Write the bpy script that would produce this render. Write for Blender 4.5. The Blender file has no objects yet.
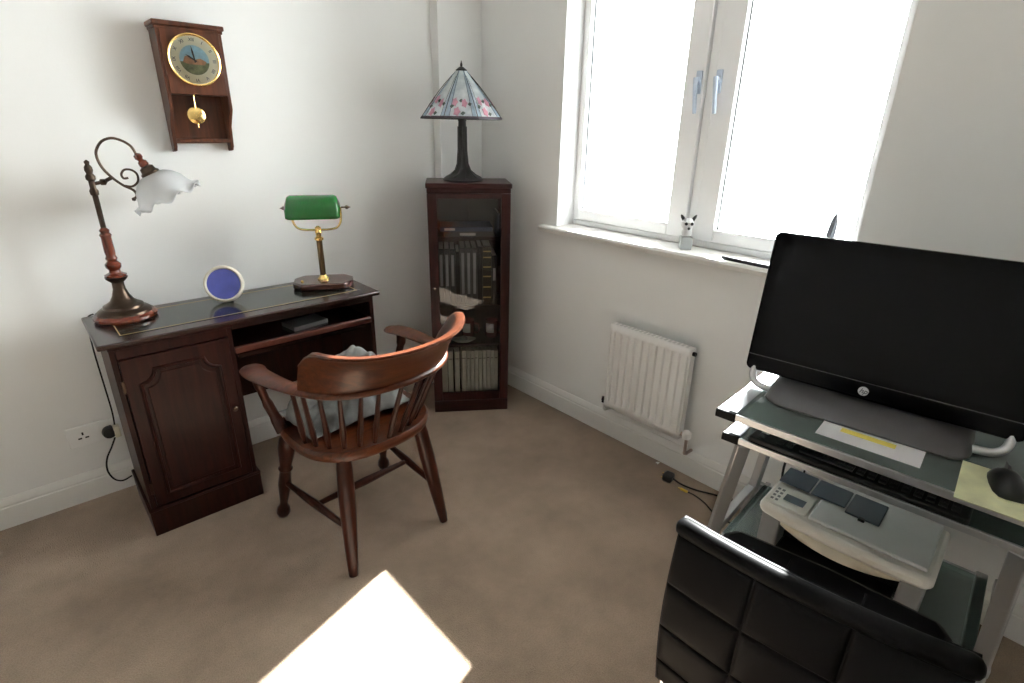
import bpy, bmesh, math, random
from mathutils import Vector, Matrix, noise
random.seed(7)
PI = math.pi
def rad(a): return a * PI / 180
SC = bpy.context.scene
COL = SC.collection

# ------------------------------------------------------------------ camera
CAM_H = 1.42
cam_d = bpy.data.cameras.new('camera'); cam = bpy.data.objects.new('camera', cam_d); COL.objects.link(cam)
cam_d.sensor_width = 36; cam_d.lens = 542.5 / 1024 * 36; cam_d.clip_start = 0.02
yaw, pitch, roll = rad(42.680), rad(21.698), rad(-1.1117)
fwd = Vector((math.sin(yaw) * math.cos(pitch), math.cos(yaw) * math.cos(pitch), -math.sin(pitch)))
rgt = Vector((math.cos(yaw), -math.sin(yaw), 0)); dwn = fwd.cross(rgt)
r2 = math.cos(roll) * rgt + math.sin(roll) * dwn; d2 = -math.sin(roll) * rgt + math.cos(roll) * dwn
M = Matrix((r2, -d2, -fwd)).transposed().to_4x4(); M.translation = (0, 0, CAM_H)
cam.matrix_world = M
SC.camera = cam

# ------------------------------------------------------------------ light
world = bpy.data.worlds.new('sky'); SC.world = world; world.use_nodes = True
bg = world.node_tree.nodes['Background']; bg.inputs[0].default_value = (0.97, 0.985, 1.0, 1); bg.inputs[1].default_value = 23.0
sun_d = bpy.data.lights.new('sun', 'SUN'); sun = bpy.data.objects.new('sun', sun_d); COL.objects.link(sun)
sun_d.energy = 70.0; sun_d.angle = rad(0.53); sun_d.color = (1.0, 0.99, 0.98)
SUN_EL = rad(36.6)
sdir = Vector((-0.959 * math.cos(SUN_EL), -0.283 * math.cos(SUN_EL), -math.sin(SUN_EL)))
sun.rotation_euler = sdir.to_track_quat('-Z', 'Y').to_euler(); sun.location = (6, 3, 5)
vs = SC.view_settings
vs.view_transform = 'Standard'; vs.look = 'None'; vs.gamma = 1.0; vs.use_curve_mapping = False
vs.exposure = 0.30

# ------------------------------------------------------------------ materials
MATS = {}
def principled(name):
    m = bpy.data.materials.new(name); m.use_nodes = True
    return m, m.node_tree.nodes, m.node_tree.links, m.node_tree.nodes['Principled BSDF']
def mat(name, col, rough=0.5, metal=0.0, vary=0.06, scale=12, bump=0.0, bscale=60, coat=0.0, spec=0.5, sss=0.0):
    if name in MATS: return MATS[name]
    m, N, L, b = principled(name)
    tc = N.new('ShaderNodeTexCoord'); nz = N.new('ShaderNodeTexNoise'); nz.inputs['Scale'].default_value = scale; nz.inputs['Detail'].default_value = 4
    L.new(tc.outputs['Object'], nz.inputs['Vector'])
    rp = N.new('ShaderNodeValToRGB'); L.new(nz.outputs['Fac'], rp.inputs[0])
    rp.color_ramp.elements[0].position = 0.3; rp.color_ramp.elements[1].position = 0.7
    lo = [c * (1 - vary) for c in col]; hi = [min(1, c * (1 + vary)) for c in col]
    rp.color_ramp.elements[0].color = (*lo, 1); rp.color_ramp.elements[1].color = (*hi, 1)
    L.new(rp.outputs[0], b.inputs['Base Color'])
    b.inputs['Roughness'].default_value = rough; b.inputs['Metallic'].default_value = metal
    b.inputs['Coat Weight'].default_value = coat; b.inputs['Coat Roughness'].default_value = 0.08
    b.inputs['Specular IOR Level'].default_value = spec
    if sss: b.inputs['Subsurface Weight'].default_value = sss; b.inputs['Subsurface Scale'].default_value = 0.02
    if bump:
        n2 = N.new('ShaderNodeTexNoise'); n2.inputs['Scale'].default_value = bscale; n2.inputs['Detail'].default_value = 5
        L.new(tc.outputs['Object'], n2.inputs['Vector'])
        bp = N.new('ShaderNodeBump'); bp.inputs['Strength'].default_value = bump; bp.inputs['Distance'].default_value = 0.004
        L.new(n2.outputs['Fac'], bp.inputs['Height']); L.new(bp.outputs[0], b.inputs['Normal'])
    MATS[name] = m; return m
def wood(name, c1, c2, rough=0.35, axis=2, coat=0.3, fine=34, spec=0.5):
    if name in MATS: return MATS[name]
    m, N, L, b = principled(name)
    tc = N.new('ShaderNodeTexCoord'); mp = N.new('ShaderNodeMapping'); L.new(tc.outputs['Object'], mp.inputs[0])
    s = [fine, fine, fine]; s[axis] = fine * 0.07; mp.inputs['Scale'].default_value = s
    nz = N.new('ShaderNodeTexNoise'); nz.inputs['Scale'].default_value = 1.6; nz.inputs['Detail'].default_value = 6; nz.inputs['Roughness'].default_value = 0.62; nz.inputs['Distortion'].default_value = 0.6
    L.new(mp.outputs[0], nz.inputs['Vector'])
    rp = N.new('ShaderNodeValToRGB'); L.new(nz.outputs['Fac'], rp.inputs[0])
    rp.color_ramp.elements[0].position = 0.33; rp.color_ramp.elements[1].position = 0.68
    rp.color_ramp.elements[0].color = (*c1, 1); rp.color_ramp.elements[1].color = (*c2, 1)
    L.new(rp.outputs[0], b.inputs['Base Color']); b.inputs['Roughness'].default_value = rough
    b.inputs['Coat Weight'].default_value = coat; b.inputs['Coat Roughness'].default_value = 0.12
    b.inputs['Specular IOR Level'].default_value = spec
    bp = N.new('ShaderNodeBump'); bp.inputs['Strength'].default_value = 0.08; bp.inputs['Distance'].default_value = 0.002
    L.new(nz.outputs['Fac'], bp.inputs['Height']); L.new(bp.outputs[0], b.inputs['Normal'])
    MATS[name] = m; return m
def glass(name, tint=(1, 1, 1), rough=0.02, ior=1.45, film=None):
    if name in MATS: return MATS[name]
    m = bpy.data.materials.new(name); m.use_nodes = True; N = m.node_tree.nodes; L = m.node_tree.links
    N.remove(N['Principled BSDF']); out = N['Material Output']
    fr = N.new('ShaderNodeFresnel'); fr.inputs[0].default_value = ior
    tr = N.new('ShaderNodeBsdfTransparent'); tr.inputs[0].default_value = (*tint, 1)
    gl = N.new('ShaderNodeBsdfGlossy'); gl.inputs['Roughness'].default_value = rough
    mx = N.new('ShaderNodeMixShader'); L.new(fr.outputs[0], mx.inputs[0]); L.new(tr.outputs[0], mx.inputs[1]); L.new(gl.outputs[0], mx.inputs[2])
    if film:
        df = N.new('ShaderNodeBsdfDiffuse'); df.inputs[0].default_value = (*film, 1); m2 = N.new('ShaderNodeMixShader'); m2.inputs[0].default_value = .22
        L.new(mx.outputs[0], m2.inputs[1]); L.new(df.outputs[0], m2.inputs[2]); L.new(m2.outputs[0], out.inputs[0])
    else: L.new(mx.outputs[0], out.inputs[0])
    MATS[name] = m; return m

WALL = mat('wall_paint', (0.80, 0.80, 0.785), 0.9, vary=0.012, scale=3, bump=0.05, bscale=180, spec=0.2)
CEIL = mat('ceiling_paint', (0.91, 0.91, 0.90), 0.9, vary=0.01, scale=3, spec=0.2)
GLOSSW = mat('white_gloss_paint', (0.74, 0.73, 0.70), 0.35, vary=0.01)
UPVC = mat('white_plastic_frame', (0.92, 0.93, 0.94), 0.3, vary=0.01)
WHITE = mat('white_plastic', (0.80, 0.80, 0.79), 0.4, vary=0.02)
RADW = mat('radiator_enamel', (0.80, 0.79, 0.77), 0.35, vary=0.01)
def carpet_mat():
    m, N, L, b = principled('carpet')
    tc = N.new('ShaderNodeTexCoord')
    n1 = N.new('ShaderNodeTexNoise'); n1.inputs['Scale'].default_value = 3.2; n1.inputs['Detail'].default_value = 5; n1.inputs['Roughness'].default_value = 0.65
    n2 = N.new('ShaderNodeTexNoise'); n2.inputs['Scale'].default_value = 260; n2.inputs['Detail'].default_value = 3
    L.new(tc.outputs['Object'], n1.inputs['Vector']); L.new(tc.outputs['Object'], n2.inputs['Vector'])
    r1 = N.new('ShaderNodeValToRGB'); L.new(n1.outputs['Fac'], r1.inputs[0])
    r1.color_ramp.elements[0].position = 0.32; r1.color_ramp.elements[1].position = 0.68
    r1.color_ramp.elements[0].color = (0.205, 0.149, 0.106, 1); r1.color_ramp.elements[1].color = (0.310, 0.229, 0.165, 1)
    mx = N.new('ShaderNodeMix'); mx.data_type = 'RGBA'; mx.blend_type = 'MULTIPLY'; mx.inputs[0].default_value = 0.55
    r2_ = N.new('ShaderNodeValToRGB'); L.new(n2.outputs['Fac'], r2_.inputs[0])
    r2_.color_ramp.elements[0].position = 0.3; r2_.color_ramp.elements[1].position = 0.6
    r2_.color_ramp.elements[0].color = (0.55, 0.55, 0.55, 1); r2_.color_ramp.elements[1].color = (1, 1, 1, 1)
    L.new(r1.outputs[0], mx.inputs[6]); L.new(r2_.outputs[0], mx.inputs[7]); L.new(mx.outputs[2], b.inputs['Base Color'])
    b.inputs['Roughness'].default_value = 0.95; b.inputs['Specular IOR Level'].default_value = 0.1
    b.inputs['Sheen Weight'].default_value = 0.15
    bp = N.new('ShaderNodeBump'); bp.inputs['Strength'].default_value = 0.6; bp.inputs['Distance'].default_value = 0.006
    L.new(n2.outputs['Fac'], bp.inputs['Height']); L.new(bp.outputs[0], b.inputs['Normal'])
    return m
CARPET = carpet_mat()
MAHOG = wood('dark_mahogany', (0.011, 0.0032, 0.0024), (0.029, 0.0080, 0.0052), 0.36, coat=0.03, spec=.13)
MAHOGX = wood('dark_mahogany_long', (0.010, 0.0035, 0.0030), (0.027, 0.0085, 0.0060), 0.25, axis=0, coat=0.3, spec=.4)
BOOKW = wood('bookcase_mahogany', (0.014, 0.0032, 0.0030), (0.034, 0.0075, 0.0060), 0.35, coat=0.05, spec=.18)
BOOKX = wood('bookcase_mahogany_long', (0.014, 0.0032, 0.0030), (0.034, 0.0075, 0.0060), 0.35, axis=0, coat=0.08, spec=.2)
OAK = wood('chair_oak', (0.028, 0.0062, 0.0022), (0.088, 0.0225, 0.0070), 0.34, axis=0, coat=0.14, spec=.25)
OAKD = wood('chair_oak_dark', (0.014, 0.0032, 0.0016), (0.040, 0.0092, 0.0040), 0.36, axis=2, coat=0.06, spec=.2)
CLOCKW = wood('clock_walnut', (0.045, 0.013, 0.006), (0.110, 0.034, 0.014), 0.38, axis=2, coat=0.12, spec=.3)
REDW = wood('lamp_redwood', (0.065, 0.010, 0.004), (0.145, 0.026, 0.009), 0.24, axis=2, coat=0.2)
LEATHER = mat('green_leather', (0.010, 0.015, 0.012), 0.14, vary=0.15, bump=0.02, bscale=300, coat=0.2)
GOLD = mat('gold_tooling', (0.55, 0.42, 0.18), 0.35, 0.6)
BRASS = mat('polished_brass', (0.80, 0.56, 0.20), 0.2, 1.0, vary=0.05)
ANTB = mat('antique_brass', (0.060, 0.042, 0.031), 0.3, 1.0, vary=0.3, scale=20)
BRONZE = mat('dark_bronze', (0.020, 0.018, 0.017), 0.42, 0.5, vary=0.3, scale=30, bump=0.2, bscale=60)
BLACK = mat('black_plastic', (0.008, 0.008, 0.009), 0.35, vary=0.1, spec=.25)
PIANO = mat('gloss_black_plastic', (0.002, 0.002, 0.0025), 0.10, vary=0.0, spec=.06)
SCREEN = mat('screen_glass', (0.003, 0.003, 0.004), 0.06, vary=0.0, spec=0.10)
VINYL = mat('black_vinyl', (0.004, 0.004, 0.0045), 0.44, vary=0.15, bump=0.06, bscale=260, spec=0.05)
CHROME = mat('chrome', (0.75, 0.75, 0.76), 0.1, 1.0, vary=0.02)
SILVER = mat('silver_paint', (0.52, 0.53, 0.54), 0.32, 0.75, vary=0.03)
GREYB = mat('dark_grey_plastic', (0.070, 0.068, 0.070), 0.42, 0.3, vary=0.06)
RUBBER = mat('black_rubber', (0.006, 0.006, 0.006), 0.6, spec=.15)
BEIGE = mat('printer_beige', (0.74, 0.72, 0.66), 0.45, vary=0.03)
PGREY = mat('printer_grey', (0.20, 0.20, 0.20), 0.5, vary=0.05)
PLID = mat('printer_lid_grey', (0.60, 0.61, 0.60), 0.4, vary=0.03)
SLATE = mat('slate_plastic', (0.045, 0.065, 0.085), 0.35, vary=0.1)
PANE = glass('window_glass', (0.98, 1, 0.99))
CASEGL = glass('bookcase_glass', (0.88, 0.88, 0.88), ior=1.40)
DESKGL = glass('green_desk_glass', (0.66, 0.79, 0.75), 0.03, ior=1.6, film=(0.44, 0.51, 0.49))
PAPER = mat('white_paper', (0.80, 0.79, 0.78), 0.8, vary=0.02)

# ------------------------------------------------------------------ mesh helpers
class MB:
    def __init__(s): s.v = []; s.f = []
    def add(s, vs_, fs_, mtx=None):
        o = len(s.v)
        s.v += [tuple(mtx @ Vector(p)) if mtx else tuple(p) for p in vs_]
        s.f += [tuple(i + o for i in q) for q in fs_]; return s
    def box(s, x0, x1, y0, y1, z0, z1, mtx=None):
        return s.add([(x0,y0,z0),(x1,y0,z0),(x1,y1,z0),(x0,y1,z0),(x0,y0,z1),(x1,y0,z1),(x1,y1,z1),(x0,y1,z1)],
                     [(0,3,2,1),(4,5,6,7),(0,1,5,4),(1,2,6,5),(2,3,7,6),(3,0,4,7)], mtx)
    def lathe(s, prof, seg=28, mtx=None, cap=True):
        n = len(prof); vs_ = []
        for r, z in prof:
            for k in range(seg):
                a = 2 * PI * k / seg; vs_.append((r * math.cos(a), r * math.sin(a), z))
        fs_ = [(i*seg+k, i*seg+(k+1)%seg, (i+1)*seg+(k+1)%seg, (i+1)*seg+k) for i in range(n-1) for k in range(seg)]
        if cap: fs_ += [tuple(range(seg-1, -1, -1)), tuple(range((n-1)*seg, n*seg))]
        return s.add(vs_, fs_, mtx)
    def tube(s, path, r, seg=10, closed=False, flat=1.0):
        P = [Vector(p) for p in path]; n = len(P); rs = r if isinstance(r, (list, tuple)) else [r] * n
        up = Vector((0, 0, 1)); vs_ = []; prev = None
        for i in range(n):
            if closed: t = P[(i+1) % n] - P[i-1]
            else: t = P[min(i+1, n-1)] - P[max(i-1, 0)]
            t.normalize()
            if prev is None:
                a = t.cross(up)
                if a.length < 1e-3: a = t.cross(Vector((1, 0, 0)))
                a.normalize()
            else:
                a = prev - t * prev.dot(t)
                if a.length < 1e-4: a = t.orthogonal()
                a.normalize()
            prev = a; b = t.cross(a)
            for k in range(seg):
                g = 2 * PI * k / seg; vs_.append(P[i] + (a * math.cos(g) + b * math.sin(g) * flat) * rs[i])
        m = n if closed else n - 1
        fs_ = [(i*seg+k, i*seg+(k+1)%seg, ((i+1)%n)*seg+(k+1)%seg, ((i+1)%n)*seg+k) for i in range(m) for k in range(seg)]
        if not closed: fs_ += [tuple(range(seg-1, -1, -1)), tuple(range((n-1)*seg, n*seg))]
        return s.add(vs_, fs_)
    def prism(s, poly, z0, z1, mtx=None):
        n = len(poly)
        return s.add([(x, y, z0) for x, y in poly] + [(x, y, z1) for x, y in poly],
                     [tuple(range(n-1, -1, -1)), tuple(range(n, 2*n))] + [(i, (i+1) % n, n+(i+1) % n, n+i) for i in range(n)], mtx)
    def loft(s, rings, cap=True, closed=True):
        n = len(rings[0]); vs_ = [p for r in rings for p in r]; m = n if closed else n - 1
        fs_ = [(i*n+k, i*n+(k+1) % n, (i+1)*n+(k+1) % n, (i+1)*n+k) for i in range(len(rings)-1) for k in range(m)]
        if cap: fs_ += [tuple(range(n-1, -1, -1)), tuple(range((len(rings)-1)*n, len(rings)*n))]
        return s.add(vs_, fs_)
    def build(s, name, material, parent=None, bevel=0.0, smooth=35, solid=0.0, subd=0):
        me = bpy.data.meshes.new(name); me.from_pydata(s.v, [], s.f)
        bm = bmesh.new(); bm.from_mesh(me); bmesh.ops.recalc_face_normals(bm, faces=bm.faces); bm.to_mesh(me); bm.free()
        if smooth:
            me.shade_smooth()
            if smooth < 180: me.set_sharp_from_angle(angle=rad(smooth))
        me.materials.append(material)
        o = bpy.data.objects.new(name, me); COL.objects.link(o)
        if parent is not None: o.parent = parent
        if solid: md = o.modifiers.new('thick', 'SOLIDIFY'); md.thickness = solid; md.offset = 0
        if bevel: md = o.modifiers.new('edge', 'BEVEL'); md.width = bevel; md.segments = 2; md.limit_method = 'ANGLE'; md.angle_limit = rad(40)
        if subd: md = o.modifiers.new('soft', 'SUBSURF'); md.levels = subd; md.render_levels = subd
        return o
def B(name, x0, x1, y0, y1, z0, z1, m, parent=None, bevel=0.0, mtx=None):
    return MB().box(x0, x1, y0, y1, z0, z1, mtx).build(name, m, parent, bevel)
def T(x, y, z, rx=0, ry=0, rz=0):
    return Matrix.Translation((x, y, z)) @ Matrix.Rotation(rz, 4, 'Z') @ Matrix.Rotation(ry, 4, 'Y') @ Matrix.Rotation(rx, 4, 'X')
def tag(o, label, cat, group=None):
    o['label'] = label; o['category'] = cat
    if group: o['group'] = group
    return o
def thing(name, label, cat, loc=(0, 0, 0), rz=0.0, group=None):
    o = bpy.data.objects.new(name, None); COL.objects.link(o); o.location = loc; o.rotation_euler = (0, 0, rz)
    o.empty_display_size = 0.05
    return tag(o, label, cat, group)
def struct(o): o['kind'] = 'structure'; return o
def place(o, loc, rz=0.0): o.location = loc; o.rotation_euler = (0, 0, rz); return o
def dup(o, parent, loc=None, rot=None):
    c = o.copy(); COL.objects.link(c); c.parent = parent
    if loc is not None: c.location = loc
    if rot is not None: c.rotation_euler = rot
    return c
def catmull(pts, n=6, closed=False):
    P = [Vector(p) for p in pts]; out = []; m = len(P)
    rng = range(m) if closed else range(m - 1)
    for i in rng:
        g = (lambda k: P[k % m]) if closed else (lambda k: P[max(0, min(m-1, k))])
        p0, p1, p2, p3 = g(i-1), g(i), g(i+1), g(i+2)
        for k in range(n):
            t = k / n
            out.append(0.5 * ((2*p1) + (p2-p0)*t + (2*p0-5*p1+4*p2-p3)*t*t + (3*p1-p0-3*p2+p3)*t*t*t))
    if not closed: out.append(P[-1])
    return out
def text_mesh(name, body, size, m, parent, mtx, extrude=0.0003, shear=0.0):
    c = bpy.data.curves.new(name, 'FONT'); c.body = body; c.size = size; c.align_x = 'CENTER'; c.align_y = 'CENTER'; c.extrude = extrude; c.shear = shear
    c.resolution_u = 3
    t = bpy.data.objects.new(name, c); COL.objects.link(t)
    dg = bpy.context.evaluated_depsgraph_get(); me = bpy.data.meshes.new_from_object(t.evaluated_get(dg))
    bpy.data.objects.remove(t); bpy.data.curves.remove(c)
    me.transform(mtx); me.materials.clear(); me.materials.append(m)
    o = bpy.data.objects.new(name, me); COL.objects.link(o); o.parent = parent; return o
ORD = ['first', 'second', 'third', 'fourth', 'fifth', 'sixth', 'seventh', 'eighth', 'ninth', 'tenth', 'eleventh', 'twelfth', 'thirteenth', 'fourteenth']

# ------------------------------------------------------------------ room
XW, YW, ZC = 1.956, 2.447, 2.42          # window wall, desk wall, ceiling
XL, YB = -1.25, -0.62                     # the two walls behind the camera
WY0, WY1, WZ0, WZ1 = 0.525, 1.82, 0.970, 2.25   # window opening
WT = 0.28
struct(B('floor', XL - .1, XW + WT, YB - .1, YW + .1, -0.12, 0, CARPET))
struct(B('ceiling', XL - .1, XW + WT, YB - .1, YW + .1, ZC, ZC + .12, CEIL))
struct(B('wall_desk', XL, XW, YW, YW + .12, 0, ZC, WALL))
struct(B('wall_left', XL - .1, XL, YB - .1, YW + .1, 0, ZC, WALL))
struct(B('wall_back', XL, XW, YB - .1, YB, 0, ZC, WALL))
w = MB()
w.box(XW, XW + WT, YB - .1, WY0, 0, ZC); w.box(XW, XW + WT, WY1, YW + .1, 0, ZC)
w.box(XW, XW + WT, WY0, WY1, 0, WZ0 - .03); w.box(XW, XW + WT, WY0, WY1, WZ1, ZC)
struct(w.build('wall_window', WALL))
struct(B('trim_1', 1.690, XW, YW - 0.058, YW, 0, ZC, WALL))        # boxed-in pipe in the corner
def skirting(name, p0, p1, inward):
    prof = [(0, 0), (.016, 0), (.016, .082), (.012, .086), (.013, .092), (.009, .108), (.003, .118), (0, .118)]
    a, b, n = Vector(p0), Vector(p1), Vector(inward)
    r = [[tuple(q + n * d + Vector((0, 0, z))) for d, z in prof] for q in (a, b)]
    o = MB().loft(r).build(name, GLOSSW, None, smooth=20); return struct(o)
skirting('baseboard_desk', (XL, YW, 0), (1.69, YW, 0), (0, -1, 0))
skirting('baseboard_window', (XW, YB, 0), (XW, YW - .06, 0), (-1, 0, 0))
skirting('baseboard_left', (XL, YB, 0), (XL, YW, 0), (1, 0, 0))
skirting('baseboard_back', (XL, YB, 0), (XW, YB, 0), (0, 1, 0))

# thin reveal liners round the window; its glare is put into their whiter colour
rv = MB(); rv.box(XW + .001, 2.075, WY1 - .004, WY1, WZ0, WZ1); rv.box(XW + .001, 2.075, WY0, WY0 + .004, WZ0, WZ1); rv.box(XW + .001, 2.075, WY0 + .004, WY1 - .004, WZ1 - .004, WZ1)
struct(rv.build('trim_3', UPVC))
# sill
sb = MB(); prof = [(1.908, .950), (1.905, .959), (1.910, .968), (1.918, .970), (2.10, .970), (2.10, .940), (1.915, .940)]
sb.loft([[(x, y, z) for x, z in prof] for y in (0.445, 1.895)])
sill = sb.build('trim_2', GLOSSW, None, smooth=40); struct(sill)

# window: outer frame, two casements with panes, gaskets, handles
FX0, FX1 = 2.072, 2.135
win = bpy.data.objects.new('window_1', None); COL.objects.link(win); struct(win); win.location = (2.10, 1.17, WZ0)
def WB(name, x0, x1, y0, y1, z0, z1, m, par=win, bevel=.004):
    off = Vector((2.10, 1.17, WZ0))
    return B(name, x0 - off.x, x1 - off.x, y0 - off.y, y1 - off.y, z0 - off.z, z1 - off.z, m, par, bevel)
WB('frame_jamb', FX0, FX1 + .02, WY0, WY0 + .022, WZ0, WZ1, UPVC); WB('frame_jamb', FX0, FX1 + .02, WY1 - .022, WY1, WZ0, WZ1, UPVC)
WB('frame_head', FX0, FX1 + .02, WY0 + .022, WY1 - .022, WZ1 - .03, WZ1, UPVC)
WB('frame_cill', FX0, FX1 + .02, WY0 + .022, WY1 - .022, WZ0, WZ0 + .026, UPVC)
WB('mullion', FX0 + .006, FX1 + .02, 1.150, 1.190, WZ0 + .026, WZ1 - .03, UPVC)
GASK = mat('grey_gasket', (0.06, 0.07, 0.07), 0.6)
HAND = mat('handle_metal', (0.52, 0.60, 0.72), 0.3, 0.2)
for (ya, yb, side) in ((1.192, WY1 - .022, 1), (WY0 + .022, 1.148, -1)):
    za, zb = WZ0 + .028, WZ1 - .032
    wa, wb = (.085, .026) if side > 0 else (.026, .085)      # stile widths at low y / high y
    fr = MB()
    fr.box(FX0 - .012, FX1, ya, ya + wa, za, zb); fr.box(FX0 - .012, FX1, yb - wb, yb, za, zb)
    fr.box(FX0 - .012, FX1, ya + wa, yb - wb, za, za + .05); fr.box(FX0 - .012, FX1, ya + wa, yb - wb, zb - .05, zb)
    off = (2.10, 1.17, WZ0); fr.v = [(x-off[0], y-off[1], z-off[2]) for x, y, z in fr.v]
    cs = fr.build('casement', UPVC, win, .004)
    WB('pane', 2.098, 2.104, ya + wa - .004, yb - wb + .004, za + .046, zb - .046, PANE, cs, 0)
    g = MB()
    for (q0, q1, r0, r1) in ((ya+wa, yb-wb, za+.05, za+.054), (ya+wa, yb-wb, zb-.054, zb-.05), (ya+wa, ya+wa+.004, za+.05, zb-.05), (yb-wb-.004, yb-wb, za+.05, zb-.05)):
        g.box(2.086, 2.090, q0, q1, r0, r1)
    g.v = [(x-off[0], y-off[1], z-off[2]) for x, y, z in g.v]; g.build('gasket', GASK, cs)
    hy = 1.17 + .041 * side
    h = MB(); h.box(2.050, 2.060, hy - .012, hy + .012, 1.545, 1.625); h.v = [(x-off[0], y-off[1], z-off[2]) for x, y, z in h.v]
    h.build('handle_plate', HAND, cs, .003)
    h = MB(); h.tube([(2.052, hy, 1.590), (2.030, hy, 1.590)], .010); h.tube([(2.032, hy, 1.600), (2.030, hy - .004, 1.55), (2.032, hy - .012, 1.475)], [.010, .008, .007])
    h.v = [(x-off[0], y-off[1], z-off[2]) for x, y, z in h.v]; h.build('handle_lever', HAND, cs)

# ------------------------------------------------------------------ radiator
rd = thing('radiator', 'white fluted panel radiator below the window', 'radiator', (1.895, 1.184, 0.19))
RW, RH = .40, .415
def rad_local(): return MB()
ny = 11; pts = []
for k in range(ny):
    c = -RW/2 + RW * (k + .5) / ny; p = RW / ny
    for u, d in ((-.5, .012), (-.28, .012), (-.18, 0.0), (.18, 0.0), (.28, .012)): pts.append((c + u * p, d))
pts.append((RW/2, .012))
rows = []
for z, f in ((0, 1e-3), (.004, .5), (.022, 1), (.026, 1)): pass
grid = []
for z, amt in ((0.002, 0), (.030, 0), (.046, 1), (RH - .046, 1), (RH - .030, 0), (RH, 0)):
    grid.append([(-.022 + (d if amt else 0.004), y, z) for y, d in pts])
# flutes: 0 is proud, .006 recessed between ridges
m = MB(); m.loft(grid, cap=False, closed=False); m.build('front_panel', RADW, rd, smooth=30, solid=.002)
B('back_panel', .014, .018, -RW/2, RW/2, .004, RH - .004, RADW, rd)
for s in (-1, 1): B('end_cap', -.016, .018, s*RW/2 - .0015, s*RW/2 + .0015, .004, RH - .002, RADW, rd)
g = MB(); g.box(-.017, .018, -RW/2, RW/2, RH - .003, RH)
g.build('top_grille', RADW, rd, .001)
for k in range(18):
    y = -RW/2 + .02 + k * .0205
    B('grille_slot', -.010, .012, y, y + .010, RH, RH + .0012, mat('slot_grey', (.62, .62, .60), .6), rd)
m = MB(); m.tube([(0, -RW/2 - .001, .025), (0, -RW/2 - .035, .025)], .009); m.tube([(0, -RW/2 - .03, .03), (0, -RW/2 - .03, -.06)], .007)
m.tube([(0, -RW/2 - .03, -.06), (.01, -RW/2 - .03, -.066), (.059, -RW/2 - .03, -.068)], .007)
m.build('return_pipe', mat('copper_pipe', (.42, .33, .28), .4, .3), rd)
m = MB(); m.lathe([(.006, 0), (.017, .002), (.019, .012), (.018, .03), (.012, .036)], 16, T(0, -RW/2 - .028, .012, rx=0)); m.build('valve_head', WHITE, rd)
m = MB(); m.tube([(0, RW/2 + .001, .022), (0, RW/2 + .022, .022)], .010); m.tube([(0, RW/2 + .018, .034), (0, RW/2 + .018, .006)], .008)
m.build('lockshield_valve', BLACK, rd)
m = MB(); m.tube([(0, RW/2 + .018, .008), (.004, RW/2 + .018, -.03), (.020, RW/2 + .018, -.045), (.059, RW/2 + .018, -.05)], .006); m.build('supply_pipe', RADW, rd)
m = MB(); m.tube([(0, -RW/2, RH - .022), (0, -RW/2 - .014, RH - .022)], .009); m.build('bleed_plug', BLACK, rd)
B('wall_bracket', .018, .0605, -.13, -.11, .08, RH - .08, RADW, rd); B('wall_bracket', .018, .0605, .11, .13, .08, RH - .08, RADW, rd)

# ------------------------------------------------------------------ writing desk
DX, DY = 0.590, 2.225
dk = thing('writing_desk', 'dark mahogany pedestal writing desk with leather inlaid top against the wall', 'desk', (DX, DY, 0))
def D(name, x0, x1, y0, y1, z0, z1, m=MAHOG, par=dk, bevel=.002): return B(name, x0 - DX, x1 - DX, y0 - DY, y1 - DY, z0, z1, m, par, bevel)
tp = MB(); r = [(0, .741), (-.006, .744), (-.010, .750), (-.006, .756), (0, .760)]
top = D('desk_top', .100, 1.083, 2.005, 2.368, .742, .760, MAHOGX, dk, .005)
D('leather_inlay', .165, 1.020, 2.065, 2.320, .7595, .7612, LEATHER, top, 0)
for (x0, x1, y0, y1) in ((.172, 1.013, 2.071, 2.074), (.172, 1.013, 2.311, 2.314), (.172, .175, 2.074, 2.311), (1.010, 1.013, 2.074, 2.311)):
    D('gold_line', x0, x1, y0, y1, .7608, .7617, GOLD, top, 0)
# pedestal carcass: sides, back, bottom, frieze
ped = D('pedestal', .128, .144, 2.035, 2.362, .10, .742)
D('pedestal_side', .478, .494, 2.035, 2.362, .10, .742)
D('pedestal_back', .144, .478, 2.352, 2.362, .10, .742)
D('pedestal_floor', .144, .478, 2.040, 2.352, .10, .118)
D('frieze_rail', .144, .478, 2.030, 2.055, .695, .742)
D('frieze_bead', .126, .498, 2.026, 2.036, .728, .742)
D('plinth', .120, .502, 2.026, 2.366, 0, .100)
D('plinth_moulding', .118, .504, 2.024, 2.366, .100, .112, MAHOG, dk, .004)
dr = D('door', .146, .476, 2.022, 2.040, .122, .692, MAHOG, dk, .003)
# raised door panel with scooped top corners and a surrounding moulding
px0, px1, pz0, pz1, nr = .190, .432, .165, .642, .045
def panel_outline(inset):
    x0, x1, z0, z1 = px0 + inset, px1 - inset, pz0 + inset, pz1 - inset
    o = [(x0, z0), (x1, z0)]
    for cx, a0, a1 in ((x1, -90, -180), (x0, 0, -90)):
        for k in range(7):
            a = rad(a0 + (a1 - a0) * k / 6); o.append((cx + nr * math.cos(a), z1 + nr * math.sin(a)))
    return o
pm = MB(); pth = [(x - DX, 2.0205 - DY, z) for x, z in panel_outline(0)]
dense = []
for i in range(len(pth)):
    a, b = Vector(pth[i]), Vector(pth[(i+1) % len(pth)]); n = 6 if (a-b).length > .1 else 1
    dense += [a.lerp(b, k/n) for k in range(n)]
pm.tube(dense, .0065, 8, closed=True); pm.build('panel_moulding', MAHOG, dr)
pn = MB(); pn.prism([(x - DX, z) for x, z in panel_outline(.016)], -.0, .004, T(0, 2.0225 - DY, 0, rx=PI/2)); pn.build('raised_panel', MAHOG, dr, .002)
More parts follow.
